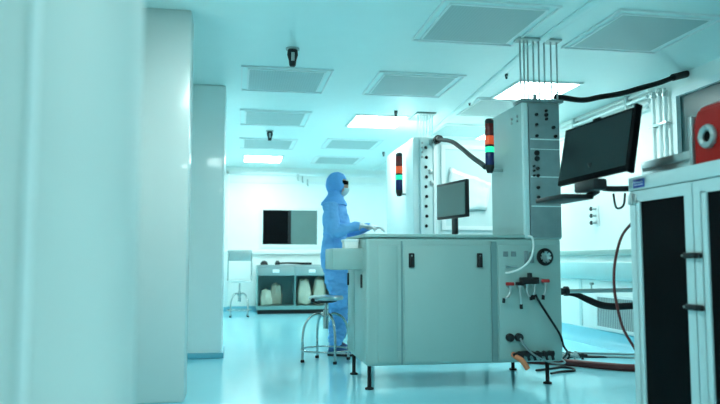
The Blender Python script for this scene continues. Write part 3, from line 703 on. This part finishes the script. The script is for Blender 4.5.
# arms forward to the keyboard
hands = []
for s, wu, wv, eu, ev in ((-1, .27, -.145, .06, -.25), (1, .335, .05, .09, .235)):
    sh, el, wr = W(.0, s*.185, 1.37), W(eu, ev, 1.135), W(wu, wv, 1.200)
    b.tube([sh-V((0, 0, -.02)), sh.lerp(el, .5)+Lf*s*.012, el, el.lerp(wr, .5), wr], [.076, .066, .058, .052, .036], n=18)
    hands.append((s, el, wr))
gl = []
for s, el, wr in hands:
    f = (W(1, 0, 0)-W(0, 0, 0)+Lf*(-.12*s)); f.z = -.16; f.normalize()
    l = V((0, 0, 1)).cross(f).normalized(); n_ = f.cross(l).normalized()
    gl.append((wr, f))
    mm = Matrix(((f.x, l.x, n_.x, 0), (f.y, l.y, n_.y, 0), (f.z, l.z, n_.z, 0), (0, 0, 0, 1)))
    b.ell(wr+f*.045, (.056, .043, .017), 18, 12, mm)
    b.tube([wr-f*.02, wr+f*.03], [.032, .026], n=14)
    for i, (o, ln) in enumerate(((-.034, .062), (-.0115, .078), (.0115, .080), (.034, .070))):
        if s < 0: o = -o
        k0 = wr+f*.075+l*o; sp = l*o*.28
        k1 = wr+f*.10+l*o*1.12+n_*.004
        k2 = k1+f*ln*.45+sp*.4-n_*ln*.18
        k3 = k2+f*ln*.25+sp*.2-n_*ln*.36
        b.tube([k0, k1, k2, k3], [.0105, .0095, .0085, .007], n=12, smooth=4)
    th = -s
    b.tube([wr+f*.015+l*th*.025, wr+f*.045+l*th*.056-n_*.006, wr+f*.075+l*th*.068-n_*.014, wr+f*.10+l*th*.066-n_*.022], [.014, .0125, .011, .008], n=12, smooth=4)
bmesh.ops.recalc_face_normals(b.bm, faces=b.bm.faces)
me = bpy.data.meshes.new('body_raw'); b.bm.to_mesh(me); b.bm.free()
tmp = bpy.data.objects.new('body_raw', me); COL.objects.link(tmp)
rm = tmp.modifiers.new('r', 'REMESH'); rm.mode = 'VOXEL'; rm.voxel_size = .0046
smo = tmp.modifiers.new('s', 'SMOOTH'); smo.factor = .5; smo.iterations = 4
bpy.context.view_layer.update()
dg = bpy.context.evaluated_depsgraph_get()
bme = bpy.data.meshes.new_from_object(tmp.evaluated_get(dg))
bpy.data.objects.remove(tmp); bme.name = 'body'
bme.materials.clear()
for k in ('suit', 'skin', 'glove'): bme.materials.append(M[k])
off = V((PX, PY, 0))
def is_hand(p):
    return any((p-wr).dot(f) > .004 and (p-wr).length < .24 and p.z > 1.06 and (p-wr).dot(f) < .24 and (p-wr).cross(f).length < .1 for wr, f in gl)
NRM = [v.normal.copy() for v in bme.vertices]
for v, vn in zip(bme.vertices, NRM):
    p = v.co.copy()
    if p.z < 1.47 and p.z > .1 and not is_hand(p):
        q = noise.noise(V((p.x*9, p.y*9, p.z*16)))*.010+noise.noise(V((p.x*22, p.y*22, p.z*38+5)))*.006
        if p.z < .8: q *= 2.4
        v.co = p+vn*q
for p in bme.polygons:
    c = p.center; p.use_smooth = True
    p.material_index = 2 if is_hand(c) else (1 if c.z > 1.485 else 0)
for v in bme.vertices: v.co -= off
bo = bpy.data.objects.new('body', bme); COL.objects.link(bo); bo.parent = pr; bo['_o'] = tuple(off)
# hood: draped shell with a face opening
def shell(name, m, test, c, r, th, wob=0, nu=48, nv=32, zmin=-1.0, extra=None):
    s = MB(); G = []
    for i in range(nv+1):
        ph = math.pi*i/nv; row = []
        for j in range(nu):
            a = 2*math.pi*j/nu
            d = V((math.sin(ph)*math.cos(a), math.sin(ph)*math.sin(a), math.cos(ph)))
            k = 1+wob*noise.noise(d*3.1)
            row.append((d, W(c[0]+r[0]*d.x*k, c[1]+r[1]*d.y*k, c[2]+r[2]*d.z*k)))
        G.append(row)
    cache = {}
    def vv(i, j):
        if (i, j) not in cache: cache[i, j] = s.bm.verts.new(G[i][j][1])
        return cache[i, j]
    for i in range(nv):
        for j in range(nu):
            d = (G[i][j][0]+G[i+1][(j+1) % nu][0]).normalized()
            if test(d): s.bm.faces.new((vv(i, j), vv(i, (j+1) % nu), vv(i+1, (j+1) % nu), vv(i+1, j)))
    bmesh.ops.remove_doubles(s.bm, verts=s.bm.verts, dist=1e-5)
    o = s.build(name, m, pr, sharp=80)
    md = o.modifiers.new('thick', 'SOLIDIFY'); md.thickness = th; md.offset = 1
    return o
shell('hood', 'hood', lambda d: d.z > -.78 and not (d.x > .50 and d.z < .42 and abs(d.y) < .62), (.024, 0, 1.598), (.102, .088, .118), .004, .05)
hs = MB()
hs.loft([oval(z, cu, ru, rv, 32) for z, cu, ru, rv in ((1.535, .018, .076, .080), (1.50, .012, .074, .088), (1.465, .004, .088, .125), (1.425, .0, .118, .165), (1.40, 0, .124, .185))])
hs.build('hood_cape', 'hood', pr, sharp=80)
shell('face_mask', 'mask', lambda d: d.x > .35 and -.85 < d.z < .12 and abs(d.y) < .80, (.050, 0, 1.553), (.092, .066, .074), .003, .02)
shell('goggles', 'black_glass', lambda d: d.x > .45 and -.24 < d.z < .24 and abs(d.y) < .80, (.030, 0, 1.612), (.104, .082, .098), .004)
for s, du in ((-1, .02), (1, -.02)):
    sh = MB(); n = 18
    def ringf(u, hw, z0, z1, cv):
        return [W(u+.05+du, cv+hw*math.cos(a), (z0+z1)/2+(z1-z0)/2*math.sin(a)) for a in [2*math.pi*i/n for i in range(n)]]
    sh.loft([ringf(u, hw, .016, z1, s*.10) for u, hw, z1 in ((-.098, .020, .06), (-.085, .036, .095), (-.05, .043, .115), (.0, .045, .118), (.06, .047, .09), (.11, .048, .074), (.15, .040, .060), (.172, .020, .045))])
    o = sh.build('shoe', 'shoe', pr, sharp=70)
    so = MB(); pts = []
    for u, hw in ((-.104, .018), (-.085, .038), (-.03, .043), (.05, .047), (.11, .050), (.155, .040), (.178, .016)): pts.append((u, hw))
    out = [(u, hw) for u, hw in pts]+[(u, -hw) for u, hw in pts[::-1]]
    so.loft([[W(u+.05+du, s*.10+v, z) for u, v in out] for z in (.001, .022)])
    so.build('sole', 'sole', o)
    MB().loft([[W(u+.05+du, s*.10+v*1.02, z) for u, v in out] for z in (.022, .034)]).build('shoe_band', 'white_band', o)

# ------------------------------------------------------------------ camera, view
cam = bpy.data.cameras.new('camera'); co = bpy.data.objects.new('camera', cam); COL.objects.link(co)
co.location = (0, 0, .88)
th, ps = R(4.7365), R(10.0117)
co.rotation_euler = (math.pi/2+th, 0, -ps)
cam.lens = 35; cam.sensor_width = 36; cam.clip_start = .05
cam.dof.use_dof = True; cam.dof.focus_distance = 5.6; cam.dof.aperture_fstop = 1.8
sc.camera = co
wd = bpy.data.worlds.new('world'); sc.world = wd; wd.use_nodes = True
wd.node_tree.nodes['Background'].inputs[0].default_value = (.3, .5, .52, 1)
wd.node_tree.nodes['Background'].inputs[1].default_value = .3
vs = sc.view_settings
vs.view_transform = 'Standard'; vs.look = 'None'; vs.gamma = 1; vs.exposure = 0.4
vs.use_curve_mapping = False
sc.cycles.max_bounces = 10; sc.cycles.diffuse_bounces = 6
for o in list(bpy.data.objects):
    if '_o' in o: del o['_o']
